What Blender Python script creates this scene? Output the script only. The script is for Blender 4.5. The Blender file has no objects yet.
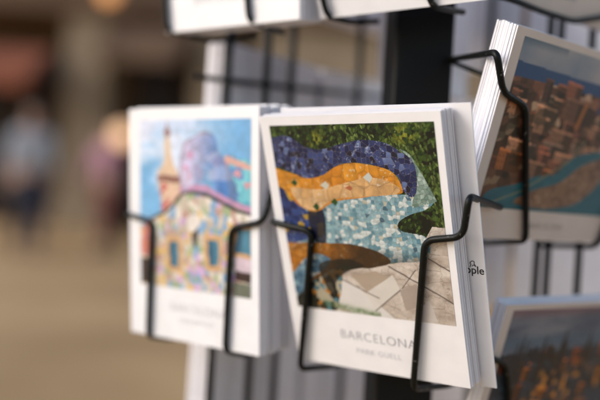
import bpy, bmesh, math, random
import numpy as np
from mathutils import Vector, Matrix
random.seed(7); rng = np.random.default_rng(7)
sc = bpy.context.scene
V = Vector
# ---------------------------------------------------------------- camera, world, sun, exposure
camd = bpy.data.cameras.new('camera'); cam = bpy.data.objects.new('camera', camd); sc.collection.objects.link(cam)
camd.lens = 50; camd.sensor_width = 36; camd.clip_start = .02; camd.clip_end = 500
right = V((0.99823983, 0.00062104, 0.05930312)); down = V((0.05930638, -0.01045335, -0.99818509)); fwd = V((0, 0.99994517, -0.01047178))
cam.matrix_world = Matrix.Translation((0, 0, .95)) @ Matrix((right, -down, -fwd)).transposed().to_4x4()
camd.dof.use_dof = True; camd.dof.focus_distance = .420; camd.dof.aperture_fstop = 2.6; camd.dof.aperture_blades = 9
sc.camera = cam
SUNDIR = V((-.86, -.25, .44)).normalized()
w = bpy.data.worlds.new('World'); sc.world = w; w.use_nodes = True
nt = w.node_tree; bg = nt.nodes['Background']; sky = nt.nodes.new('ShaderNodeTexSky')
sky.sky_type = 'NISHITA'; sky.sun_disc = False; sky.sun_elevation = math.asin(SUNDIR.z)
sky.sun_rotation = math.atan2(SUNDIR.x, SUNDIR.y) % (2*math.pi); sky.air_density = 1.0; sky.dust_density = 1.3; sky.ozone_density = 1.1
nt.links.new(sky.outputs[0], bg.inputs[0]); bg.inputs[1].default_value = .15
sd = bpy.data.lights.new('sun', 'SUN'); sun = bpy.data.objects.new('sun', sd); sc.collection.objects.link(sun)
sd.energy = 1.0; sd.angle = math.radians(24); sd.color = (1, .97, .955)
sun.rotation_euler = SUNDIR.to_track_quat('Z', 'Y').to_euler()
sc.view_settings.view_transform = 'Standard'; sc.view_settings.look = 'None'; sc.view_settings.gamma = 1
sc.view_settings.exposure = 0.56

# ---------------------------------------------------------------- helpers
def link(o): sc.collection.objects.link(o); return o
def tag(o, label=None, cat=None, group=None, kind=None):
    for k, v in (('label', label), ('category', cat), ('group', group), ('kind', kind)):
        if v: o[k] = v
    return o
def empty(name, loc=(0, 0, 0), rz=0):
    o = bpy.data.objects.new(name, None); o.location = loc; o.rotation_euler = (0, 0, rz); o.empty_display_size = .02; return link(o)
def mesh(name, verts, faces, mat, parent=None, smooth=False):
    me = bpy.data.meshes.new(name); me.from_pydata([tuple(v) for v in verts], [], faces); me.update()
    if mat: me.materials.append(mat)
    if smooth: me.polygons.foreach_set('use_smooth', [True]*len(me.polygons))
    o = link(bpy.data.objects.new(name, me))
    if parent: o.parent = parent
    return o
def srgb(c):
    c = np.asarray(c, float); return np.where(c <= .04045, c/12.92, ((c+.055)/1.055)**2.4)
def principled(name, col, rough=.5, **kw):
    m = bpy.data.materials.new(name); m.use_nodes = True; b = m.node_tree.nodes['Principled BSDF']
    b.inputs['Base Color'].default_value = (*col, 1); b.inputs['Roughness'].default_value = rough
    for k, v in kw.items(): b.inputs[k.replace('_', ' ')].default_value = v
    return m
def noisy(name, c1, c2, scale=8, rough=.6, bump=.2, detail=6, dist=.002, metallic=0):
    m = principled(name, c1, rough, Metallic=metallic); t = m.node_tree; b = t.nodes['Principled BSDF']
    co = t.nodes.new('ShaderNodeTexCoord'); n = t.nodes.new('ShaderNodeTexNoise'); n.inputs['Scale'].default_value = scale; n.inputs['Detail'].default_value = detail
    r = t.nodes.new('ShaderNodeValToRGB'); r.color_ramp.elements[0].color = (*c1, 1); r.color_ramp.elements[1].color = (*c2, 1)
    r.color_ramp.elements[0].position = .3; r.color_ramp.elements[1].position = .7
    t.links.new(co.outputs['Object'], n.inputs['Vector']); t.links.new(n.outputs['Fac'], r.inputs[0]); t.links.new(r.outputs[0], b.inputs['Base Color'])
    if bump:
        bp = t.nodes.new('ShaderNodeBump'); bp.inputs['Strength'].default_value = bump; bp.inputs['Distance'].default_value = dist
        t.links.new(n.outputs['Fac'], bp.inputs['Height']); t.links.new(bp.outputs[0], b.inputs['Normal'])
    return m
PAPER = noisy('paper', (.79, .77, .785), (.85, .83, .845), 60, .42, .03, dist=.0002)
CREAM = noisy('printed_cream_border', (.60, .49, .415), (.66, .545, .465), 60, .42, .03, dist=.0002)  # grey-beige printed border, the landscape cards' own front colour
EDGE = noisy('paper_back', (.83, .80, .83), (.88, .85, .88), 90, .6, .03, dist=.0002)
WIRE = noisy('black_coated_wire', (.003, .004, .0035), (.006, .007, .006), 300, .42, .25, dist=.0002)
POLE = noisy('black_painted_steel', (.002, .002, .002), (.005, .0045, .004), 40, .5, .1, dist=.0003)
INK = principled('grey_ink', (.33, .32, .34), .6)
FAINT = principled('pale_grey_ink', (.50, .49, .53), .6)
DARKINK = principled('dark_ink', (.02, .02, .022), .5)
_t = WIRE.node_tree; _n = _t.nodes.new('ShaderNodeTexNoise'); _n.inputs['Scale'].default_value = 420; _n.inputs['Detail'].default_value = 3
_r = _t.nodes.new('ShaderNodeValToRGB'); _r.color_ramp.elements[0].position = .66; _r.color_ramp.elements[1].position = .70; _x = _t.nodes.new('ShaderNodeMix'); _x.data_type = 'RGBA'
_c = _t.nodes.new('ShaderNodeTexCoord'); _t.links.new(_c.outputs['Object'], _n.inputs['Vector']); _t.links.new(_n.outputs['Fac'], _r.inputs[0]); _t.links.new(_r.outputs[0], _x.inputs['Factor'])
_b = _t.nodes['Principled BSDF']; _t.links.new(_b.inputs['Base Color'].links[0].from_socket, _x.inputs['A']); _x.inputs['B'].default_value = (.10, .095, .085, 1); _t.links.new(_x.outputs['Result'], _b.inputs['Base Color'])
for _m in (WIRE, POLE): _m.node_tree.nodes['Principled BSDF'].inputs['Specular IOR Level'].default_value = .22
def print_material():
    m = principled('colour_print', (1, 1, 1), .36); t = m.node_tree; a = t.nodes.new('ShaderNodeVertexColor'); a.layer_name = 'ink'
    t.links.new(a.outputs[0], t.nodes['Principled BSDF'].inputs['Base Color']); return m
PRINT = print_material()

def fillet(pts, r):
    pts = [V(p) for p in pts]; out = [pts[0]]
    for a, b, c in zip(pts, pts[1:], pts[2:]):
        d1 = (a-b); d2 = (c-b); k = min(r, d1.length*.48, d2.length*.48)
        p, q = b+d1.normalized()*k, b+d2.normalized()*k
        for i in range(7):
            t = i/6; out.append(p*(1-t)**2 + b*2*t*(1-t) + q*t*t)
    out.append(pts[-1]); return out
def tube_data(pts, rad, seg=12):
    vs, fs = [], []; n = len(pts); nrm = None
    for i, p in enumerate(pts):
        tg = (pts[min(i+1, n-1)]-pts[max(i-1, 0)]).normalized()
        if nrm is None: nrm = tg.orthogonal().normalized()
        nrm = (nrm-tg*nrm.dot(tg)).normalized(); bn = tg.cross(nrm)
        for k in range(seg):
            a = 2*math.pi*k/seg; vs.append(p+(nrm*math.cos(a)+bn*math.sin(a))*rad)
    for i in range(n-1):
        for k in range(seg): fs.append((i*seg+k, i*seg+(k+1) % seg, (i+1)*seg+(k+1) % seg, (i+1)*seg+k))
    fs.append(tuple(range(seg))[::-1]); fs.append(tuple((n-1)*seg+k for k in range(seg)))
    return vs, fs
def tube(name, pts, rad, parent, mat=WIRE, fil=.006):
    vs, fs = tube_data(fillet(pts, fil), rad); return mesh(name, vs, fs, mat, parent, True)
def frame(t, u, v, n): return Matrix.Translation(t) @ Matrix((V(u), V(v), V(n))).transposed().to_4x4()

# ---------------------------------------------------------------- ink rasters (s right, t down, both 0..1)
def grid(nx, ny): return np.meshgrid(np.linspace(0, 1, nx), np.linspace(0, 1, ny))
def hsh(i, j, k=0): 
    x = np.sin(i*127.1+j*311.7+k*74.7)*43758.5453; return x-np.floor(x)
def voro(X, Y, k=0):
    ci, cj = np.floor(X), np.floor(Y); f1 = np.full(X.shape, 9.); f2 = f1.copy(); ii = ci.copy(); jj = cj.copy()
    for a in (-1, 0, 1):
        for b in (-1, 0, 1):
            i, j = ci+a, cj+b; d = np.hypot(i+.1+.8*hsh(i, j, k)-X, j+.1+.8*hsh(i, j, k+1)-Y)
            m = d < f1; f2 = np.where(m, f1, np.minimum(f2, d)); ii = np.where(m, i, ii); jj = np.where(m, j, jj); f1 = np.where(m, d, f1)
    return hsh(ii, jj, k+5), hsh(ii, jj, k+9), f2-f1
def noise(X, Y, k=0, octv=4):
    s = np.zeros(X.shape); a = .5
    for o in range(octv):
        i, j = np.floor(X), np.floor(Y); fx, fy = X-i, Y-j; fx = fx*fx*(3-2*fx); fy = fy*fy*(3-2*fy)
        s += a*((hsh(i, j, k)*(1-fx)+hsh(i+1, j, k)*fx)*(1-fy)+(hsh(i, j+1, k)*(1-fx)+hsh(i+1, j+1, k)*fx)*fy)
        X, Y, a, k = X*2.03+11, Y*2.03+5, a/2, k+3
    return s/(1-.5**octv)
def smooth_poly(p, n=6):
    p = np.array(p, float); N = len(p); out = []
    for i in range(N):
        a, b, c, d = p[i-1], p[i], p[(i+1) % N], p[(i+2) % N]
        for k in range(n):
            t = k/n; out.append(.5*((2*b)+(c-a)*t+(2*a-5*b+4*c-d)*t*t+(3*b-a-3*c+d)*t**3))
    return np.array(out)
def inside(S, T, p, sm=True):
    q = smooth_poly(p) if sm else np.array(p, float); r = np.zeros(S.shape, bool)
    for (x1, y1), (x2, y2) in zip(q, np.roll(q, -1, 0)):
        if y1 == y2: continue
        r ^= ((y1 > T) != (y2 > T)) & (S < (x2-x1)*(T-y1)/(y2-y1)+x1)
    return r
def segd(S, T, a, b):
    ax, ay = a; bx, by = b; L = (bx-ax)**2+(by-ay)**2; h = np.clip(((S-ax)*(bx-ax)+(T-ay)*(by-ay))/L, 0, 1)
    return np.hypot(S-ax-h*(bx-ax), T-ay-h*(by-ay))
def mix(C, m, col): 
    m = np.asarray(m, float)[..., None]; C[:] = C*(1-m)+np.asarray(col, float)*m
def lerp(a, b, f): return np.asarray(a)*(1-f[..., None])+np.asarray(b)*f[..., None]

def tiles(X, Y, k):
    # per-tile tilt seen in the printed photograph: every broken tile catches the light on its own side
    h, g, e = voro(X, Y, k); a = g*6.283; fx, fy = X-np.floor(X)-.5, Y-np.floor(Y)-.5
    return h, g, e, 1+.16*(np.cos(a)*fx+np.sin(a)*fy)-.10*np.exp(-e/.10)
def rects(C, S, T, n, box, cols, seed, w=(.03, .10), h=(.04, .12)):
    q = np.random.default_rng(seed); L = sorted([(q.uniform(box[2], box[3]), q.uniform(box[0], box[1])) for _ in range(n)])
    for y, x in L:
        a, b = q.uniform(*w), q.uniform(*h); c = np.array(cols[q.integers(len(cols))])*q.uniform(.75, 1.2); sk = .25*a
        m = (S > x)*(S < x+a)*(T > y-b+.12*(S-x))*(T < y+.12*(S-x)); sp = x+a*q.uniform(.3, .7)
        mix(C, m, c); mix(C, m*(S > sp), c*.55); mix(C, m*(T < y-b+.014+.12*(S-x)), np.clip(c*1.35, 0, 1))
        mix(C, m*(np.floor(S*130) % 3 == 0)*(np.floor((T-.12*S)*85) % 3 == 0)*(T > y-b+.025)*.6, c*.35)
def art_mosaic():
    nx, ny = 400, 430; S, T = grid(nx, ny); C = np.zeros((ny, nx, 3))
    # leaves
    C[:] = (.055, .075, .04); big = noise(S*6, T*6, 8); 
    for q, (sc_, thr, lo, hi) in enumerate(((40, .30, (.08, .13, .06), (.17, .25, .09)), (58, .45, (.13, .21, .08), (.28, .38, .14)), (76, .62, (.20, .30, .10), (.44, .52, .20)), (92, .80, (.34, .42, .18), (.66, .70, .38)))):
        lo = tuple(k*.8*(.92, 1, .9)[j] for j, k in enumerate(lo)); hi = tuple(k*.86*(.92, 1, .95)[j] for j, k in enumerate(hi)); an = .5+q; X = S*math.cos(an)-T*math.sin(an); Y = S*math.sin(an)+T*math.cos(an); h, g, e = voro(X*sc_+noise(S*12, T*12, q)*1.5, Y*sc_*.55, 3+q*7)
        m = (h > thr+(.5-big)*1.0)*np.clip((e-.06)*9, 0, 1); c = lerp(lo, hi, g); C[:] = C*(1-m[..., None]*.9)+c*m[..., None]*.9
    yl = np.exp(-(((S-.30)/.05)**2+((T-.075)/.05)**2))+np.exp(-(((S-.83)/.07)**2+((T-.06)/.05)**2)); h, g, e = voro(S*60, T*60, 44); mix(C, yl*(h > .45)*.7, (.66, .64, .16))
    for a_, b_ in (((.93, .0), (.98, .5)), ((.40, .0), (.50, .12)), ((.86, .42), (1.0, .52))): mix(C, (segd(S+.01*np.sin(T*40), T, a_, b_) < .003)*.6, (.20, .14, .09))
    wob = (noise(S*10, T*10, 21)-.5)*.012; S2, T2 = S+wob, T-wob
    # paving
    m = T > .74
    hp, gp, ep = voro(S*9+noise(S*30, T*30, 5), T*14, 140); gr = inside(S2, T2, [(.30, .78), (.524, .73), (.80, .68), (.93, .50), (1.2, .50), (1.2, 1.2), (.15, 1.2), (.24, .93)], False)
    pav = lerp((.70, .63, .57), (.92, .87, .82), np.clip(noise(S*14, T*22, 4)*1.6-.3, 0, 1)); pav *= (.93+.14*noise(S*90, T*90, 6))[..., None]; mix(pav, (ep < .05)*.35, (.50, .43, .38)); C[gr] = pav[gr]
    for p, c in (([(.298, .80), (.42, .84), (.646, 1.0), (.40, 1.0), (.271, .956)], (.93, .91, .89)), ([(.48, .879), (.662, .764), (.701, .84), (.528, .966)], (.91, .88, .84)),
                 ([(.40, .79), (.56, .75), (.64, .78), (.49, .87)], (.72, .64, .56)), ([(.80, .93), (.86, .88), (.90, .99), (.80, 1.0)], (.86, .82, .79)), ([(.70, .84), (.80, .80), (.84, .90), (.72, .95)], (.70, .63, .58))):
        mix(C, inside(S2, T2, p, False)*.9, c)
    for a, b, wd in (((.648, .721), (1.019, .89), .004), ((.88, .655), (1.029, .735), .004), ((.713, .83), (.805, .727), .0025), ((.53, .97), (.70, .84), .003), ((.3, .8), (.56, .9), .003)):
        mix(C, np.clip(1.4-segd(S2, T2, a, b)/wd, 0, 1)*.8*gr, (.33, .28, .26))
    leg = inside(S2, T2, [(-.05, .83), (.19, .76), (.34, .75), (.33, .85), (.30, .93), (.25, 1.0), (-.05, 1.02)])
    h, g, e = voro(S*38, T*38, 51); lc = lerp((.05, .07, .06), (.16, .17, .12), h); mix(lc, (h > .72)*(S > .15), (.72, .68, .58)); mix(lc, (h < .16)*(S > .12), (.75, .48, .14)); mix(lc, (h > .4)*(h < .5)*(S > .08), (.3, .5, .55)); C[leg] = lc[leg]
    lf = np.exp(-((T-.965-.10*(S-.25))/.018)**2)*(S > .18)*(S < .56); mix(C, lf*(.4+.5*voro(S*50, T*50, 61)[0]), (.38, .48, .30))
    # undulating tiled bands
    def band(poly, c1, c2, scale, k, grout, gw=.06, acc=()):
        ins = inside(S2, T2, poly); h, g, e, tl = tiles(S*scale+.35*noise(S*scale*.6, T*scale*.6, k), T*scale*1.05+.35*noise(S*scale*.6+9, T*scale*.6, k), k); c = lerp(c1, c2, h)
        for lo, hi, col in acc: mix(c, (g > lo)*(g < hi), col)
        c *= (tl*(.90+.20*noise(S*50, T*50, k)))[..., None]; mix(c, (noise(S*70, T*70, k+2) > .70)*.45*(h > .3), (.92, .93, .95))
        mix(c, np.clip(1-(e/gw), 0, 1)*.75, grout); C[ins] = c[ins]; return ins
    bodyL = [(-.05, .50), (.10, .42), (.257, .43), (.372, .375), (.552, .36), (.78, .345), (.90, .36), (.958, .373), (.90, .42), (.80, .45), (.74, .49), (.76, .53), (.88, .55), (.91, .60), (.88, .665), (.811, .685), (.671, .701), (.524, .731), (.376, .74), (.192, .70), (-.05, .72)]
    band(bodyL, (.36, .55, .62), (.60, .74, .77), 42, 71, (.70, .72, .68), .11, ((.55, .80, (.84, .87, .86)), (.80, .84, (.28, .42, .50)), (.86, .9, (.76, .74, .66))))
    lower = inside(S2, T2, bodyL)*np.clip((T-.60-(.03*S))/.10, 0, 1); C[:] = C*(1-.55*lower[..., None])
    band([(-.05, .346), (.122, .368), (.17, .452), (.278, .44), (.269, .56), (.18, .60), (-.064, .622)], (.10, .15, .36), (.22, .32, .58), 26, 81, (.30, .33, .45), .07, ((.85, 1, (.78, .62, .22)),))
    mix(C, inside(S2, T2, [(.18, .45), (.28, .44), (.27, .62), (.19, .6)])*.8, (.08, .09, .16))
    band([(-.05, .66), (.10, .63), (.198, .622), (.418, .615), (.599, .646), (.662, .699), (.524, .738), (.376, .738), (.26, .775), (.159, .83), (-.05, .90)], (.60, .36, .10), (.72, .46, .14), 20, 91, (.34, .20, .08), .035)
    mix(C, inside(S2, T2, [(-.05, .66), (.10, .63), (.198, .622), (.418, .615), (.599, .646), (.662, .699), (.524, .738), (.376, .738), (.26, .775), (.159, .83), (-.05, .90)])*np.clip((S-.22)*3.2+(T-.68)*4+(noise(S*18, T*18, 19)-.5)*.7, 0, .78), (.17, .12, .08))
    band([(-.05, .225), (.124, .253), (.205, .275), (.313, .257), (.423, .207), (.58, .195), (.707, .22), (.773, .272), (.787, .335), (.687, .353), (.551, .369), (.369, .394), (.235, .45), (.12, .42), (.03, .33), (-.05, .32)], (.84, .52, .13), (.90, .60, .17), 13, 101, (.60, .36, .12), .03)
    band([(.087, .326), (.215, .332), (.342, .321), (.508, .28), (.644, .267), (.751, .297), (.774, .327), (.725, .349), (.552, .365), (.372, .381), (.236, .442), (.134, .419)], (.86, .66, .42), (.92, .74, .52), 12, 111, (.60, .46, .32), .035, ((.9, .97, (.86, .60, .5)),))
    band([(-.05, .077), (.03, .06), (.09, .052), (.16, .074), (.236, .116), (.337, .124), (.442, .101), (.58, .079), (.726, .1), (.81, .142), (.872, .203), (.865, .33), (.829, .357), (.793, .319), (.774, .265), (.708, .219), (.58, .193), (.423, .205), (.313, .255), (.205, .273), (.125, .249), (.022, .219), (-.05, .217)],
         (.09, .11, .26), (.24, .30, .52), 33, 121, (.56, .50, .50), .085, ((.72, .84, (.38, .45, .64)), (.84, .90, (.12, .11, .18))))
    band([(.80, .125), (.84, .145), (.875, .19), (.915, .262), (.94, .31), (.968, .365), (.962, .378), (.905, .395), (.83, .41), (.845, .36), (.868, .32), (.872, .203)], (.42, .53, .48), (.70, .78, .73), 44, 131, (.34, .38, .35), .10)
    band([(-.05, .80), (.05, .75), (.12, .70), (.20, .68), (.28, .70), (.24, .76), (.14, .82), (.06, .90), (-.05, .96)], (.24, .40, .52), (.56, .70, .76), 30, 151, (.20, .22, .22), .10, ((.7, .9, (.84, .86, .84)),))
    band([(-.05, .70), (.06, .67), (.16, .64), (.20, .67), (.10, .72), (.02, .79), (-.05, .84)], (.70, .42, .10), (.84, .56, .16), 20, 161, (.34, .20, .08), .05)
    mix(C, inside(S2, T2, [(.20, .74), (.36, .70), (.50, .725), (.38, .77), (.30, .83), (.27, .90), (.22, .86)])*.72, (.10, .09, .07))
    # loose accent tiles set in the bands
    for x, y, a, b, c in ((.325, .31, .028, .022, (.84, .82, .74)), (.60, .265, .026, .026, (.82, .83, .80)), (.12, .30, .02, .02, (.14, .30, .12)), (.245, .425, .02, .024, (.14, .30, .12)), (.37, .395, .02, .02, (.16, .32, .12)), (.475, .32, .022, .014, (.72, .40, .26))):
        mix(C, (np.abs(S-x)/a+np.abs(T-y)/b+.3*(S-x)/a < 1), c)
    g_ = C.mean(-1, keepdims=True); return np.clip((g_+(C-g_)*.95)*.90, 0, 1)

def art_dome():
    nx, ny = 200, 220; S, T = grid(nx, ny); S = S+(noise(S*9, T*9, 91)-.5)*.05; T = T+(noise(S*8, T*8, 95)-.5)*.035; n = noise(S*3, T*6, 2)
    C = lerp((.36, .62, .82), (.50, .73, .88), T); mix(C, np.clip((n-.42)*4, 0, 1)*(.35+.6*np.clip((.6-S)*4, 0, 1)), (.84, .87, .94)); mix(C, np.clip((.14-T)*10, 0, 1)*np.clip((.7-S)*5, 0, 1)*.8, (.82, .84, .92))
    tr = inside(S, T, [(.794, .231), (.84, .20), (.90, .216), (1.03, .26), (1.03, .56), (.784, .56)]); h, g, e = voro(S*22, T*22, 5)
    c = lerp((.24, .60, .70), (.46, .78, .82), h); mix(c, noise(S*8, T*8, 12) > .56, (.30, .50, .72)); mix(c, g > .90, (.78, .55, .58)); C[tr] = c[tr]; mix(C, (segd(S, T, (.80, .22), (1.0, .27)) < .018), (.80, .60, .56))
    dm = inside(S, T, [(.371, .5), (.39, .222), (.443, .136), (.52, .10), (.60, .065), (.69, .10), (.75, .19), (.83, .30), (.90, .52), (.6, .6)])
    f = np.clip((S-.45)/.30, 0, 1); c = lerp((.74, .70, .82), (.22, .46, .74), f**1.5); mix(c, np.clip((T-.22)/.2, 0, 1)*(S > .5)*(S < .68)*.7, (.34, .68, .84)); h, g, e = voro(S*26, T*26, 15); c *= (.9+.2*h)[..., None]; mix(c, (g > .75)*(S < .5)*.6, (.86, .45, .62)); C[dm] = c[dm]
    sc2 = (np.abs(((T*34+np.floor(S*22)*.5) % 1)-.5) > .40); mix(C, dm*sc2*.22, (.2, .25, .4)); hh, gg, ee = voro(S*9+3*noise(S*6, T*6, 3), T*11, 66); mix(C, dm*(gg > .70)*.45, (.84, .78, .86)); mix(C, dm*(gg < .14)*.5, (.62, .52, .66))
    rim = dm & ~inside(S*1.0, T, [(.40, .5), (.415, .235), (.46, .145), (.55, .10), (.63, .09), (.70, .11), (.75, .19), (.79, .27), (.80, .52), (.6, .6)]); mix(C, rim*.35, (.45, .42, .46))
    tw = inside(S, T, [(.25, .10), (.285, .10), (.295, .18), (.33, .27), (.384, .36), (.371, .6), (.217, .6), (.17, .34), (.21, .27), (.235, .18)], False)
    c = lerp((.86, .76, .62), (.80, .62, .56), T); h, g, e = voro(S*24, T*24, 25); mix(c, (g > .72)*(T > .33), (.74, .34, .34)); mix(c, np.abs(T-.355) < .02, (.50, .30, .26)); C[tw] = c[tw]
    mix(C, np.hypot(S-.268, T-.085) < .028, (.55, .38, .36)); mix(C, (np.abs(S-.268) < .008)*(T < .08)*(T > .02), (.6, .45, .42))
    fa = inside(S, T, [(-.05, .70), (.12, .60), (.274, .532), (.40, .436), (.517, .416), (.627, .437), (.771, .486), (1.05, .53), (1.05, 1.1), (-.05, 1.1)])
    h, g, e = voro(S*26, T*26, 35); c = lerp((.74, .68, .60), (.90, .87, .82), h); mix(c, (noise(S*9, T*9, 77) > .56)*.35, (.62, .52, .44))
    for lo, hi, col in ((.0, .14, (.45, .62, .78)), (.14, .26, (.72, .55, .50)), (.26, .36, (.58, .66, .48)), (.36, .46, (.78, .62, .80)), (.46, .56, (.86, .70, .40))): mix(c, (g > lo)*(g < hi)*.9, col)
    C[fa] = c[fa]
    ln = [(.1, .61), (.274, .532), (.40, .436), (.517, .416), (.627, .437), (.771, .486), (1.0, .525)]
    for a, b in zip(ln, ln[1:]): mix(C, segd(S, T, a, b) < .011, (.16, .17, .16))
    for a, b in zip(ln[3:], ln[4:]): mix(C, segd(S, T-.0, (a[0], a[1]-.03), (b[0], b[1]-.03)) < .010+.012*noise(S*14, T*14, 6), (.72, .52, .66))
    mix(C, inside(S, T, [(.02, .66), (.12, .60), (.14, .78), (.02, .82)])*.8, (.78, .40, .36))
    for x0, y0, x1, y1 in ((.292, .72, .374, .87), (.638, .69, .726, .84), (.875, .62, 1.0, .76)):
        mix(C, (S > x0-.03)*(S < x1+.03)*(T > y0-.03)*(T < y1+.03), (.80, .62, .42)); mix(C, (S > x0)*(S < x1)*(T > y0)*(T < y1), (.16, .36, .46)); mix(C, (S > x0+.05)*(S < x1)*(T > y0)*(T < y1), (.26, .50, .60))
    mix(C, inside(S, T, [(.49, .63), (.56, .63), (.55, .73), (.51, .735)])*.85, (.25, .20, .18)); mix(C, np.hypot((S-.50)/1.2, T-.60) < .05, (.88, .84, .80))
    mix(C, (S > .87)*(T > .85)*(T < .91), (.20, .12, .12)); mix(C, (S > .87)*(T > .78)*(T < .85), (.80, .72, .76)); mix(C, (S > .87)*(T > .92), (.40, .42, .36))
    mix(C, (S < .10)*(T > .84)*(T < 1), (.22, .16, .16))
    C *= (.90+.2*noise(S*30, T*30, 55))[..., None]; g_ = C.mean(-1, keepdims=True); return np.clip((g_+(C-g_)*.95)*1.0+.0, 0, 1)

def art_harbour():
    nx, ny = 260, 170; S, T = grid(nx, ny); n = noise(S*5, T*4, 2)
    C = lerp((.66, .60, .58), (.40, .46, .52), np.clip(n*1.4-.2, 0, 1)); mix(C, np.clip((.05-T)/.05, 0, 1)*(S < .3)*.6, (.20, .30, .36))
    mix(C, T > .135+.02*np.sin(S*2), (.10, .26, .42))
    land = T > .21+.03*noise(S*14, T*2, 5)+.10*(S > .62)
    h, g, e = voro(S*24, T*20, 7); c = lerp((.22, .12, .09), (.56, .33, .22), h); mix(c, g > .84, (.72, .56, .42)); mix(c, g < .2, (.10, .06, .05)); mix(c, (noise(S*5, T*5, 31) < .42)*.4, (.16, .13, .09)); C[land] = c[land]
    bc = [(.50, .27, .18), (.42, .24, .16), (.60, .40, .28), (.34, .19, .14), (.56, .30, .14), (.46, .34, .27)]
    rects(C, S, T, 34, (-.05, 1, .26, .46), bc, 5, (.05, .14), (.05, .11)); rects(C, S, T, 46, (-.06, 1, .46, .82), bc, 6, (.07, .20), (.06, .14))
    rects(C, S, T, 1, (.205, .206, .33, .331), [(.34, .21, .17)], 7, (.055, .056), (.14, .15)); rects(C, S, T, 2, (.28, .40, .40, .42), [(.46, .29, .21)], 8, (.18, .24), (.13, .15))
    mix(C, (noise(S*7, T*9, 41) > .60)*(T > .3)*.45, (.10, .10, .06))
    mix(C, inside(S, T, [(.0, 1.02), (.04, .90), (.205, .84), (.32, .78), (.45, .75), (.56, .62), (.76, .56), (1.1, .50), (1.1, 1.1), (.0, 1.1)]), (.08, .34, .38))
    sand = inside(S, T, [(.22, .95), (.33, .87), (.50, .80), (.62, .68), (.78, .60), (1.1, .46), (1.1, .60), (.86, .70), (.76, .84), (.66, .93), (.52, .97), (.36, .98)]); mix(C, sand, (.50, .36, .26)); mix(C, sand*(noise(S*24, T*24, 9) > .52)*.5, (.34, .22, .16)); mix(C, sand*(voro(S*40, T*40, 8)[1] > .8)*.5, (.66, .52, .40)); mix(C, (T > .5)*(C[..., 2] > C[..., 0]*1.5)*np.clip(noise(S*12, T*40, 17)*2-.8, 0, 1)*.4, (.20, .46, .48))
    for a, b in (((.03, .99), (.25, .88)), ((.25, .88), (.52, .66)), ((.52, .66), (.60, .52))): mix(C, (segd(S, T, a, b) < .006)*.8, (.48, .46, .34))
    mix(C, (segd(S, T, (.50, .45), (.53, .28)) < .012), (.62, .34, .14))
    g_ = C.mean(-1, keepdims=True); return np.clip((g_+(C-g_)*.9)*1.05, 0, 1)

def art_dusk():
    nx, ny = 260, 170; S, T = grid(nx, ny); n = noise(S*5, T*14, 2)
    C = lerp((.24, .28, .34), (.44, .44, .46), np.clip(n*1.8-.4, 0, 1)); mix(C, np.clip((.07-T)*16, 0, 1)*.8, (.46, .32, .34)); mix(C, np.clip(1-np.abs(T-.22)/.08, 0, 1)*.6, (.28, .38, .44))
    far = T > .27+.03*noise(S*20, T, 4); mix(C, far, (.10, .13, .17)); mix(C, far*(voro(S*50, T*60, 3)[0] > .7)*.5, (.26, .30, .34))
    bc = [(.10, .13, .17), (.14, .17, .21), (.20, .13, .10), (.44, .20, .10), (.16, .22, .26), (.08, .09, .11), (.56, .30, .12)]
    rects(C, S, T, 60, (-.03, 1, .34, .55), bc, 15, (.02, .07), (.05, .12)); rects(C, S, T, 70, (-.03, 1, .55, 1.1), bc, 16, (.04, .10), (.06, .14))
    for x, top, wd in ((.10, .19, .010), (.135, .15, .014), (.165, .18, .012), (.19, .21, .01), (.30, .16, .018), (.335, .21, .016), (.45, .13, .02), (.48, .20, .016), (.66, .15, .02)):
        mix(C, (np.abs(S-x+(T-top)*.05) < wd*np.clip((T-top)*7, 0, 1))*(T < .50), (.09, .09, .11))
    q = np.clip((noise(S*7, T*7, 31)-.52)*7, 0, 1)*np.clip((T-.36)*6, 0, 1); h, g, e = voro(S*38, T*30, 9); mix(C, q*(h > .62)*.7, (.50, .27, .14)); mix(C, q*(h > .8)*.9, (.82, .52, .18))
    mix(C, np.clip((noise(S*5, T*6, 37)-.55)*6, 0, 1)*np.clip((T-.5)*5, 0, 1)*.5, (.16, .24, .32))
    return np.clip(C*.72, 0, 1)

# ---------------------------------------------------------------- cards
def bend(x, y, W, H, k): return -k*((y/(H/2))**2)+k*.4*math.cos(3*x/W)
def card_mesh(W, H, th, k=0.0, front=PAPER, name='postcard', r=.0012):
    me = bpy.data.meshes.new(name); bm = bmesh.new(); nx, ny = 4, 12; top = {}; bot = {}
    for j in range(ny+1):
        for i in range(nx+1):
            x, y = (i/nx-.5)*W, (j/ny-.5)*H; z = bend(x, y, W, H, k)
            top[i, j] = bm.verts.new((x, y, z)); bot[i, j] = bm.verts.new((x, y, z-th))
    for j in range(ny):
        for i in range(nx):
            bm.faces.new((top[i, j], top[i+1, j], top[i+1, j+1], top[i, j+1])); f = bm.faces.new((bot[i, j+1], bot[i+1, j+1], bot[i+1, j], bot[i, j])); f.material_index = 1
    def side(a): 
        for p, q in zip(a, a[1:]): f = bm.faces.new((top[p], bot[p], bot[q], top[q])); f.material_index = 1
    side([(i, 0) for i in range(nx+1)]); side([(nx, j) for j in range(ny+1)]); side([(i, ny) for i in range(nx, -1, -1)]); side([(0, j) for j in range(ny, -1, -1)])
    bmesh.ops.recalc_face_normals(bm, faces=bm.faces); bm.to_mesh(me); bm.free(); me.materials.append(front); me.materials.append(EDGE); return me
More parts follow.
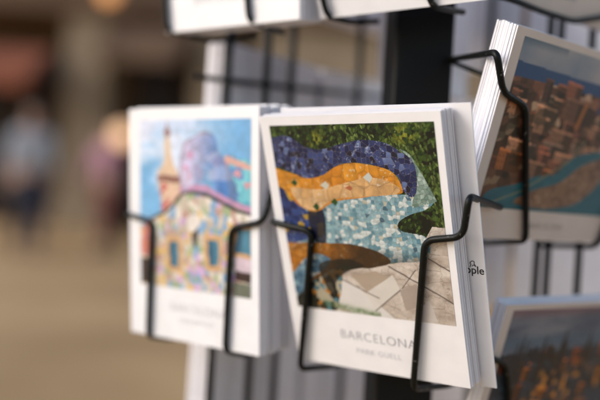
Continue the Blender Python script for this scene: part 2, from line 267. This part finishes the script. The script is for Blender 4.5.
def picture(parent, C, W, H, box, k, name='printed_picture'):
    ny, nx, _ = C.shape; u0, u1, v0, v1 = box
    S, T = grid(nx, ny); x = ((u0+(u1-u0)*S)-.5)*W; y = (.5-(v0+(v1-v0)*T))*H
    z = -k*((y/(H/2))**2)+k*.4*np.cos(3*x/W)+.00012
    me = bpy.data.meshes.new(name); co = np.stack([x, y, z], -1).reshape(-1, 3).astype('f4')
    idx = np.arange(nx*ny).reshape(ny, nx); q = np.stack([idx[1:, :-1], idx[1:, 1:], idx[:-1, 1:], idx[:-1, :-1]], -1).reshape(-1)
    nf = (nx-1)*(ny-1); me.vertices.add(nx*ny); me.vertices.foreach_set('co', co.ravel()); me.loops.add(nf*4); me.loops.foreach_set('vertex_index', q.astype('i4'))
    me.polygons.add(nf); me.polygons.foreach_set('loop_start', np.arange(0, nf*4, 4, dtype='i4')); me.update(calc_edges=True)
    me.polygons.foreach_set('use_smooth', np.ones(nf, bool))
    at = me.color_attributes.new('ink', 'FLOAT_COLOR', 'POINT'); at.data.foreach_set('color', np.concatenate([srgb(C), np.ones((ny, nx, 1))], -1).astype('f4').ravel())
    me.materials.append(PRINT); o = link(bpy.data.objects.new(name, me)); o.parent = parent; return o
def lettering(parent, txt, u, v, W, H, width, k, mat=INK, thin=0., name='lettering', rot=0, space=1.1):
    cu = bpy.data.curves.new(name, 'FONT'); cu.body = txt; cu.size = 1; cu.align_x = 'CENTER'; cu.align_y = 'CENTER'; cu.offset = thin; cu.space_character = space
    tmp = link(bpy.data.objects.new('tmp', cu)); dg = bpy.context.evaluated_depsgraph_get(); dg.update()
    me = bpy.data.meshes.new_from_object(tmp.evaluated_get(dg)); bpy.data.objects.remove(tmp)
    co = np.zeros(len(me.vertices)*3); me.vertices.foreach_get('co', co); co = co.reshape(-1, 3); s = width/(np.ptp(co[:, 0]))
    xc = (co[:, 0].max()+co[:, 0].min())/2; yc = (co[:, 1].max()+co[:, 1].min())/2
    lx, ly = (co[:, 0]-xc)*s, (co[:, 1]-yc)*s; x = (u-.5)*W+lx*math.cos(rot)-ly*math.sin(rot); y = (.5-v)*H+lx*math.sin(rot)+ly*math.cos(rot)
    z = -k*((y/(H/2))**2)+k*.4*np.cos(3*x/W)+.00014; me.vertices.foreach_set('co', np.stack([x, y, z], -1).ravel())
    me.materials.clear(); me.materials.append(mat); me.name = name; o = link(bpy.data.objects.new(name, me)); o.parent = parent; return o
def put_card(me, F, z, dx=0, dy=0, rot=0, name='postcard'):
    o = link(bpy.data.objects.new(name, me)); o.matrix_world = F @ Matrix.Translation((dx, dy, z)) @ Matrix.Rotation(rot, 4, 'Z'); return o
def stack(F, W, H, n, pitch, th, label, group, k, z0=None, shift=(0, 0), drift=(0, 0), jit=.0004, me=None, start=1):
    me = me or card_mesh(W, H, th, k)
    for i in range(start, n+start):
        if i > start and random.random() < .16: shift = (shift[0]+random.gauss(0, jit*1.6), shift[1]+random.gauss(0, jit))
        z = (z0 if z0 is not None else 0)-i*pitch-random.uniform(0, .35)*max(0, pitch-th)
        o = put_card(me, F, z, shift[0]+drift[0]*i+random.gauss(0, jit), shift[1]+drift[1]*i+random.gauss(0, jit*.6), random.gauss(0, .0022))
        tag(o, label, 'postcard', group)

UC, VC, NC = (.8122, -.5829, .0234), (-.2078, -.2516, .9453), (-.5451, -.7726, -.3255)
FC = frame((.0343, .4470, .9207), UC, VC, NC)
FL = frame((-.0674, .5204, .9240), (.8086, -.5882, .0108), (-.0557, -.0583, .9967), (-.5857, -.8066, -.0799))
FR = frame((.1563, .4905, .9848), (.7628, .6464, -.0174), (.1732, -.1783, .9686), (.6231, -.7418, -.2479))
up = lambda F, dz, dx=0, dy=0: Matrix.Translation((dx, dy, dz)) @ F
FCt = up(FC, .2035); FLt = up(FL, .2005, .012, 0); FQ = up(FR, -.1488, .0120, .0343); FT = up(FR, .137)
KC = .0009

# centre pocket
W, H = .110, .148
o = put_card(card_mesh(W, H, .0009, KC), FC, 0); picture(o, art_mosaic(), W, H, (.056, .965, .034, .76), KC)
lettering(o, 'BARCELONA', .522, .855, W, H, .0475, KC, thin=-.016, rot=-.012)
lettering(o, 'PARK GÜELL', .517, .915, W, H, .0285, KC, FAINT, thin=-.01, rot=-.012)
tag(o, 'white-bordered postcard of a colourful tiled garden form, front of the centre pocket', 'postcard')
cm = card_mesh(W, H, .00055, KC)
stack(FC, W, H, 9, .00105, .00055, 'postcard stacked behind the tiled-garden BARCELONA card, only its thin white edge showing', 'postcards behind the centre front card', KC, me=cm, drift=(.0001, .00002))
bk = put_card(card_mesh(W+.004, .1535, .0009, KC), FC, -.0118, .0078, -.0012, -.010)
tag(bk, 'plain white card marked people, sticking out right behind the centre pocket stack', 'postcard')
Wb, Hb = W+.004, .1535
lettering(bk, 'people', .925, .566, Wb, Hb, .0160, KC, DARKINK, thin=.012, space=1.0, rot=-.03)
def doodle(parent, u, v, s, k):
    p = [(-.9, -.9), (-.5, -.1), (-.9, .2), (-.2, .9), (.5, .7), (.3, .1), (.9, -.8), (.1, -.2), (-.3, -.7)]
    pts = [V(((u-.5)*Wb+a*s, (.5-v)*Hb+b*s, .0002)) for a, b in p]; vs, fs = tube_data(fillet(pts, s*.3), s*.11, 6)
    return mesh('printed_emblem', vs, fs, DARKINK, parent)
doodle(bk, .945, .541, .0019, KC)
stack(FC, .104, .146, 3, .0014, .0006, 'white-edged postcard at the back of the centre pocket, behind the people card', 'postcards behind the people card', KC, z0=-.0130, shift=(.003, -.001))

# left pocket
o = put_card(card_mesh(W, H, .0009, .0004), FL, 0); picture(o, art_dome(), W, H, (.094, .946, .05, .772), .0004)
lettering(o, 'BARCELONA', .555, .855, W, H, .0475, .0004, FAINT, thin=-.012); lettering(o, 'CASA BATLLÓ', .54, .905, W, H, .0285, .0004, FAINT, thin=-.01)
tag(o, 'white-bordered postcard of a blue domed building under blue sky, front of the left pocket', 'postcard')
stack(FL, W, H, 28, .00104, .00070, 'white-edged postcard in the thick stack behind the blue domed building card', 'postcards behind the left front card', .0004, drift=(-.00002, -.00001), jit=.0007)

# right pocket, landscape cards
WR, HR = .155, .1155
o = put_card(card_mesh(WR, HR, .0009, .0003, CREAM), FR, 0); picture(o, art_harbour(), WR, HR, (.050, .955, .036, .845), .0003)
lettering(o, 'BARCELONA', .505, .922, WR, HR, .034, .0003, principled('brown_grey_ink', (.36, .31, .28), .6), thin=-.01)
tag(o, 'landscape postcard of a terracotta waterfront town and teal harbour, front of the right pocket', 'postcard')
stack(FR, WR, HR, 4, .00108, .00098, 'white-edged postcard close behind the waterfront town card in the right pocket', 'postcards just behind the right front card', .0003, jit=.0003)
stack(FR, WR, HR, 7, .00110, .00099, 'white-edged postcard at the back of the right pocket stack, behind a small gap', 'postcards at the back of the right pocket', .0003, z0=-.0060, shift=(.001, .0012))

# lower right pocket
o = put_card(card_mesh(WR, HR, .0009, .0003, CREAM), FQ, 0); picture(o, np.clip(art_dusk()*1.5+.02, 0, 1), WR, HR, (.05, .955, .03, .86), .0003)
tag(o, 'landscape postcard of a dark dusk city with spires, front of the lower right pocket', 'postcard')
stack(FQ, WR, HR, 6, .0012, .0007, 'cream-edged postcard stacked behind the dusk city card in the lower right pocket', 'postcards behind the dusk city card', .0003, jit=.0006, drift=(-.0001, .0002))

# upper right pocket
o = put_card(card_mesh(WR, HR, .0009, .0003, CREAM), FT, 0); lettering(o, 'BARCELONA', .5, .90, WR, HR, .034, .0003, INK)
picture(o, art_harbour()[:, ::-1]*.8+.1, WR, HR, (.050, .955, .036, .80), .0003)
tag(o, 'landscape postcard cut off by the top right corner, only its beige lower border visible', 'postcard')
stack(FT, WR, HR, 8, .00112, .0007, 'postcard stacked behind the one cut off by the top right corner', 'postcards in the upper right pocket', .0003)

# upper left and upper centre pockets, only the bottoms show
o = put_card(card_mesh(W, H, .0009, .0004), FLt, 0); lettering(o, 'BARCELONA', .45, .875, W, H, .0475, .0004, FAINT, thin=-.012)
picture(o, art_dome()[:, ::-1], W, H, (.094, .946, .05, .772), .0004)
tag(o, 'white postcard bottom cut off by the top edge, leftmost of the upper tier', 'postcard')
stack(FLt, W, H, 24, .00108, .00062, 'white postcard in the leftmost stack of the upper tier, cut off by the top edge', 'postcards in the upper left pocket', .0004, jit=.0007)
o = put_card(card_mesh(W, H, .0009, KC), FCt, 0); lettering(o, 'BARCELONA', .45, .86, W, H, .0475, KC, FAINT, thin=-.012)
picture(o, art_dusk()[:, :180], W, H, (.056, .965, .034, .76), KC)
tag(o, 'white postcard bottom cut off by the top edge, above the black pole', 'postcard')
stack(FCt, W, H, 13, .00115, .00055, 'white postcard in the upper tier stack above the black pole', 'postcards in the upper centre pocket', KC, me=cm)

# stacks on the far sides of the rack, seen from behind
def far_stack(base, ang_n, cz, n, label, group, Wd=.104, lean=0, H=.148):
    nn = V((math.cos(ang_n), math.sin(ang_n), 0)); vv = V((0, 0, 1)); uu = vv.cross(nn)
    F = frame(V((base[0], base[1], cz))+nn*(n*.0013+.001), uu, vv, nn) @ Matrix.Rotation(lean, 4, 'Z')
    stack(F, Wd, H, n, .0013, .0008, label, group, .0003, jit=.0008)
aL = math.atan2(.63, -.78); dL = V((.63, .78)); bL = V((-.0595, .596))
aR = math.atan2(.82, .57); dR = V((.82, -.57)); bR = V((.0775, .76))
lv = {1: 'upper', 0: 'middle', -1: 'lower'}
for t, col in ((.053, 'first'), (.166, 'second')):
    for q in (1, 0, -1):
        b = bL+dL*t
        far_stack(b, aL, .978+.194*q, 16, 'blank postcard back seen through the rack, %s tier, %s' % (lv[q], 'left far column' if t < .1 else 'just left of the pole'), 'postcards far side %s tier %s column' % (lv[q], col), lean=.015*(1 if t < .1 else -1))
for t, col in ((.06, 'near'), (.18, 'far'), (.30, 'outer')):
    for cz, q in ((1.148, 'upper'), (.950, 'middle'), (.746, 'lower')):
        if t > .25 and q == 'lower': continue
        b = bR+dR*t
        far_stack(b, aR, cz, 8, 'blank postcard back behind the right pockets, %s tier, %s column from the pole' % (q, {'near': 'first', 'far': 'second', 'outer': 'third'}[col]), 'postcards behind right pockets %s tier %s column' % (q, col), Wd=.112, H=.172)

far_stack(V((.0645, .600))+dL*.053, aL, 1.106, 14, 'pale postcard stack edge hanging just left of the black pole in the upper tier', 'postcards in the bright stack beside the pole')

# ---------------------------------------------------------------- the rack, one welded thing
rack = empty('postcard_rack', (.0689, .530, 0)); tag(rack, 'black wire postcard rack with a square centre pole and bent wire hooks', 'postcard rack')

RI = Matrix.Translation((-.0689, -.530, 0))
def wpts(F, pts): return [RI @ (F @ V(p)) for p in pts]
def bevel_box(name, x0, x1, y0, y1, z0, z1, mat, parent, b=.003, rz=0, seg=3):
    bm = bmesh.new(); bmesh.ops.create_cube(bm, size=1)
    for v in bm.verts: v.co = ((x0+x1)/2+v.co.x*(x1-x0), (y0+y1)/2+v.co.y*(y1-y0), (z0+z1)/2+v.co.z*(z1-z0))
    bmesh.ops.bevel(bm, geom=list(bm.edges), offset=b, segments=seg, affect='EDGES', profile=.6)
    me = bpy.data.meshes.new(name); bm.to_mesh(me); bm.free(); me.materials.append(mat); o = link(bpy.data.objects.new(name, me)); o.parent = parent; o.rotation_euler = (0, 0, rz); return o
bevel_box('pole', -.0185, .0185, -.0185, .0185, .03, 1.75, POLE, rack, .003, math.radians(6))
bevel_box('base_plate', -.17, .17, -.17, .17, .0, .03, POLE, rack, .008, math.radians(6))
R0 = .0018
HC_R = [(.0551, .0065, -.0600), (.0668, .0327, .0022), (.0613, .0116, .0022), (.0403, .0087, .0022), (.0222, -.0786, .0022), (.0221, -.0985, -.040), (.030, -.098, -.060)]
HC_L = [(-.0722, .0019, -.030), (-.056, .0136, .0022), (-.0289, .0097, .0022), (-.0536, -.079, .0022), (-.058, -.099, -.040), (-.056, -.098, -.060)]
HL_R = [(.0438, .0226, -.040), (.0616, .0243, -.004), (.0599, .0065, .0022), (.0354, .0014, .0022), (.0304, -.0739, .0022), (.0235, -.0830, -.024)]
HL_L = [(-.0774, .0024, -.030), (-.0562, .005, .0022), (-.0318, .0011, .0022), (-.0364, -.0741, .0022), (-.0486, -.0837, -.030), (-.05, -.084, -.045)]
HR_L = [(-.0393, .0331, -.075), (-.0917, .0416, .0022), (-.0781, .0229, .0022), (-.0555, .0184, .0022), (-.0189, -.0576, .0022), (.0018, -.0731, -.040)]
HR_R = [(.105, .0331, -.075), (.1017, .0416, .0022), (.0881, .0229, .0022), (.0705, .0184, .0022), (.0609, -.0596, .0022), (.0588, -.0731, -.040)]
HCT_R = HC_R[:4] + [(.0182, -.0639, .0024), (.0212, -.0743, .0026), (.0216, -.0816, -.034)]
HCT_L = HC_L[:3] + [(-.0497, -.0561, .0024), (-.0473, -.0725, .0026), (-.0512, -.0801, -.030), (-.0442, -.0828, -.050)]
HLT_R = HL_R[:4] + [(.0163, -.0523, .0022), (.0186, -.0723, .0024), (.0163, -.0760, -.035)]
HLT_L = HL_L[:3] + [(-.0543, -.0449, .0022), (-.0518, -.0735, .0024), (-.0456, -.0760, -.035), (-.0062, -.0760, -.036)]
for F, a in ((FC, HC_R), (FC, HC_L), (FL, HL_R), (FL, HL_L), (FCt, HCT_R), (FCt, HCT_L), (FLt, HLT_R), (FLt, HLT_L), (FR, HR_L), (FR, HR_R)):
    tube('wire_hook', wpts(F, a), R0, rack)
tube('wire_hook', wpts(FQ, [(-.075, .020, -.05), (-.0865, .0284, .0022), (-.0661, .0224, .0022), (-.0530, .0007, .0022), (-.030, -.0590, .0022), (-.01, -.0731, -.04)]), R0, rack)
tube('wire_hook', wpts(FT, [(-.0829, -.0609, .0022), (-.0451, -.0593, .0022), (-.0146, -.0600, .0022), (.0180, -.0592, .0022), (.0475, -.0506, .0022), (.0839, -.0354, .0022)]), R0, rack)
def bar(name, p, q, r=R0): return tube(name, [RI @ V(p), RI @ V(q)], r, rack)
vj = FR @ V((-.0393, .0331, -.075))
bar('rail', vj, FR @ V((-.054, .0285, -.024)), .0014); bar('rail', vj, (.080, .533, vj.z), .0016)
for x, y in ((-.0559, .5859), (-.030, .616), (-.0121, .641), (.043, .701), (.1628, .5655), (.1700, .5655), (.1912, .5655), (.1495, .6915)):
    bar('upright_wire', (x, y, .70), (x, y, 1.30), .0029 if x < .15 else .0024)
bar('cross_bar', (-.0763, .5728, 1.0241), (.0734, .7309, 1.0362), .0020)
# ---------------------------------------------------------------- the street behind, far out of focus
GROUND = noisy('tan_paving', (.30, .165, .06), (.70, .44, .20), .45, .8, .3, 8, .01)
g = mesh('ground', [(-200, -60, 0), (200, -60, 0), (200, 300, 0), (-200, 300, 0)], [(0, 1, 2, 3)], GROUND); tag(g, kind='structure')
STONE = noisy('tan_stone', (.22, .155, .09), (.36, .265, .17), 1.5, .8, .4, 8, .02)
BROWN = noisy('brown_render', (.08, .042, .020), (.17, .095, .05), 1.2, .8, .4, 8, .02)
DARKW = noisy('dark_timber', (.012, .009, .008), (.03, .02, .015), 3, .6, .2)
GLASS = principled('dark_shop_glass', (.03, .016, .009), .35, Specular_IOR_Level=.2)
RUST = noisy('rust_red_fabric', (.22, .06, .025), (.30, .09, .04), 2, .9, .2)
def lampmat(n, c, s): return principled(n, tuple(.45*k for k in c), .4, Emission_Color=(*c, 1), Emission_Strength=s)
bld = empty('arcaded_building', (-1.5, 15, 0)); tag(bld, 'dark brown building with tan stone piers and deep shop openings across the street', 'building')
def bx(name, x0, x1, y0, y1, z0, z1, mat, parent=bld, b=.03, org=(-1.5, 15)): return bevel_box(name, x0-org[0], x1-org[0], y0-org[1], y1-org[1], z0, z1, mat, parent, b, 0, 1)
bx('wall', -16, 14, 17.2, 17.8, 0, 9, BROWN)
for x0, x1 in ((-9.6, -8.8), (-4.55, -3.75), (-2.1, -1.4), (-1.0, 3.6), (5, 5.8)): 
    p = bx('pier', x0, x1, 15.6, 17.19, 0, 4.0, STONE); bx('plinth', x0-.08, x1+.08, 15.5, 15.59, 0, .5, STONE)
bx('lintel', -16, 14, 15.4, 17.18, 4.02, 5.6, BROWN)
for x0, x1 in ((-8.6, -4.7), (-3.6, -2.25), (3.7, 4.9)):
    wd = bx('shop_window', x0+.25, x1-.25, 17.0, 17.19, .5, 3.4, GLASS)
    bx('window_frame', x0+.15, x1-.15, 17.06, 17.15, .35, .48, DARKW); bx('window_frame', x0+.15, x1-.15, 17.06, 17.15, 3.42, 3.6, DARKW)
for x0, x1, z0, mt in ((-7.6, -4.75, 2.55, RUST), (-3.55, -2.2, 3.1, BROWN)):
    aw = mesh('awning', [(x0+1.5, .5, z0+.75), (x1+1.5, .5, z0+.75), (x1+1.5, -.9, z0+.1), (x0+1.5, -.9, z0+.1), (x0+1.5, -.9, z0-.15), (x1+1.5, -.9, z0-.15), (x0+1.5, .5, z0+.70), (x1+1.5, .5, z0+.70)], [(0, 1, 2, 3), (3, 2, 5, 4), (6, 4, 5, 7), (0, 3, 4, 6), (1, 7, 5, 2), (0, 6, 7, 1)], mt, bld)
for x, y, z, r, c, s, lab in ((-3.45, 14.2, 4.12, .15, (1, .45, .16), .8, 'round orange hanging lamp at the upper left of the picture'), (-2.28, 10.5, 1.52, .13, (1, .60, .34), 1.0, 'round warm globe lamp glowing beside the left postcard')):
    L = empty('globe_lamp', (x, y, z)); tag(L, lab, 'lamp'); bm = bmesh.new(); bmesh.ops.create_uvsphere(bm, u_segments=24, v_segments=16, radius=r)
    me = bpy.data.meshes.new('lamp_globe'); bm.to_mesh(me); bm.free(); me.materials.append(lampmat('lamp_glow', c, s)); me.polygons.foreach_set('use_smooth', [True]*len(me.polygons)); go = link(bpy.data.objects.new('lamp_globe', me)); go.parent = L
    top = 5.0-z if z > 2 else .3; vs, fs = tube_data([V((0, 0, r*.98)), V((0, 0, r+max(.05, top-r)))] if z > 2 else [V((0, 0, -r*.98)), V((0, 0, -z))], .02 if z > 2 else .04); mesh('lamp_stem', vs, fs, POLE, L, True)

# people: skin-modifier figures
def skin(name, verts, edges, radii, mat, parent=None, sub=2):
    me = bpy.data.meshes.new(name); me.from_pydata(verts, edges, []); o = link(bpy.data.objects.new(name, me)); me.materials.append(mat)
    m = o.modifiers.new('s', 'SKIN'); m.use_smooth_shade = True
    for i, r in enumerate(radii): me.skin_vertices[0].data[i].radius = (r[0], r[1]) if isinstance(r, tuple) else (r, r)
    me.skin_vertices[0].data[0].use_root = True
    s = o.modifiers.new('u', 'SUBSURF'); s.levels = s.render_levels = sub
    dg = bpy.context.evaluated_depsgraph_get(); dg.update(); m2 = bpy.data.meshes.new_from_object(o.evaluated_get(dg)); o.modifiers.clear(); o.data = m2; m2.name = name
    if parent: o.parent = parent
    return o
def person(x, y, face, label, top, legs, hairc, stride=.16, skirt=False, hs=1.0):
    root = empty('person', (x, y, 0), face); tag(root, label, 'person', None); root.scale = (hs,)*3
    SK = principled('skin', (.42, .24, .16), .55, Subsurface_Weight=.1); HR = principled('hair', hairc, .6)
    s = stride
    P = [(0, 0, .95), (0, 0, 1.10), (0, 0, 1.28), (0, .0, 1.42), (0, 0, 1.50), (0, -.01, 1.56), (0, -.015, 1.63), (0, -.01, 1.70)]
    Rr = [(.13, .10), (.12, .09), (.15, .10), (.12, .08), (.055, .055), (.068, .08), (.078, .095), (.06, .075)]
    Ed = [(i, i+1) for i in range(7)]
    def chain(start, pts, rr):
        a = start
        for p, r in zip(pts, rr): P.append(p); Rr.append(r); Ed.append((a, len(P)-1)); a = len(P)-1
        return a
    for sg in (-1, 1):
        st = s*sg
        chain(0, [(.09*sg, 0, .88), (.10*sg, -st*.5, .50), (.10*sg, -st+.02, .10), (.10*sg, -st-.02, .035), (.10*sg, -st-.14, .03)], [.085, .06, .042, .04, .032])
        h = chain(3, [(.17*sg, 0, 1.41), (.23*sg, st*.4, 1.14), (.24*sg, st*.7-.06, .90), (.24*sg, st*.8-.08, .84)], [.055, .042, .028, (.036, .018)])
        hx, hy, hz = P[h]
        for q in range(4): chain(h, [(hx, hy-.030+.019*q, hz-.06), (hx-.012*sg, hy-.030+.018*q, hz-.095-.008*(q in (1, 2)))], [.0095, .0085])
        chain(h, [(hx-.01*sg, hy-.05, hz-.02), (hx-.02*sg, hy-.06, hz-.05)], [.011, .009])
    body = skin('body', P, Ed, Rr, SK, root)
    T = [(0, 0, .97), (0, 0, 1.10), (0, 0, 1.28), (0, 0, 1.43), (.0, 0, 1.47)]; TR = [(.155, .125), (.15, .115), (.175, .122), (.14, .10), (.075, .07)]; TE = [(0, 1), (1, 2), (2, 3), (3, 4)]
    for sg in (-1, 1):
        st = s*sg; n = len(T); T += [(.18*sg, 0, 1.40), (.233*sg, st*.4, 1.15), (.242*sg, st*.65-.04, .96)]; TR += [.075, .06, .045]; TE += [(3, n), (n, n+1), (n+1, n+2)]
    skin('shirt', T, TE, TR, top, root)
    T = [(0, 0, .99), (0, 0, .92)]; TR = [(.15, .12), (.15, .125)]; TE = [(0, 1)]
    for sg in (-1, 1):
        st = s*sg; n = len(T); T += [(.09*sg, 0, .84), (.10*sg, -st*.5, .50), (.10*sg, -st+.02, .12)]; TR += [.105, .082, .062]; TE += [(1, n), (n, n+1), (n+1, n+2)]
    skin('trousers', T, TE, TR, legs, root)
    skin('hair', [(0, .03, 1.60), (0, .03, 1.68), (0, -.01, 1.735)], [(0, 1), (1, 2)], [(.08, .075), (.088, .09), (.07, .08)], HR, root)
    for sg in (-1, 1): skin('shoe', [(.10*sg, -s*sg+.04, .04), (.10*sg, -s*sg-.06, .04), (.10*sg, -s*sg-.15, .03)], [(0, 1), (1, 2)], [.045, .048, .036], DARKW, root, 1)
    fc = [(-.03, -.105, 1.645), (.03, -.105, 1.645)]
    for e in fc: skin('eye', [(e[0]-.008, e[1], e[2]), (e[0]+.008, e[1], e[2])], [(0, 1)], [.007, .007], DARKW, root, 1)
    return root
person(-3.25, 10.0, .35, 'person in a pale blue shirt and dark navy trousers standing at the far left', principled('pale_shirt', (.42, .42, .44), .8), principled('navy_cloth', (.012, .016, .035), .85), (.10, .07, .05), hs=1.02)
person(-2.55, 10.9, -.5, 'person in a pink top and reddish trousers left of the postcards', principled('pink_top', (.40, .20, .26), .8), principled('red_brown_cloth', (.16, .045, .035), .85), (.03, .02, .015), hs=.97)
person(-2.15, 12.5, 2.6, 'person in dark clothing partly hidden behind the left postcard', principled('dark_top', (.02, .018, .02), .8), principled('dark_trousers', (.02, .018, .02), .85), (.02, .015, .01))
person(-4.35, 13.0, 2.9, 'person in a dusty rose top at the left edge, behind the navy trousers', principled('rose_top', (.24, .15, .13), .8), principled('grey_trousers', (.08, .07, .07), .85), (.03, .02, .015))
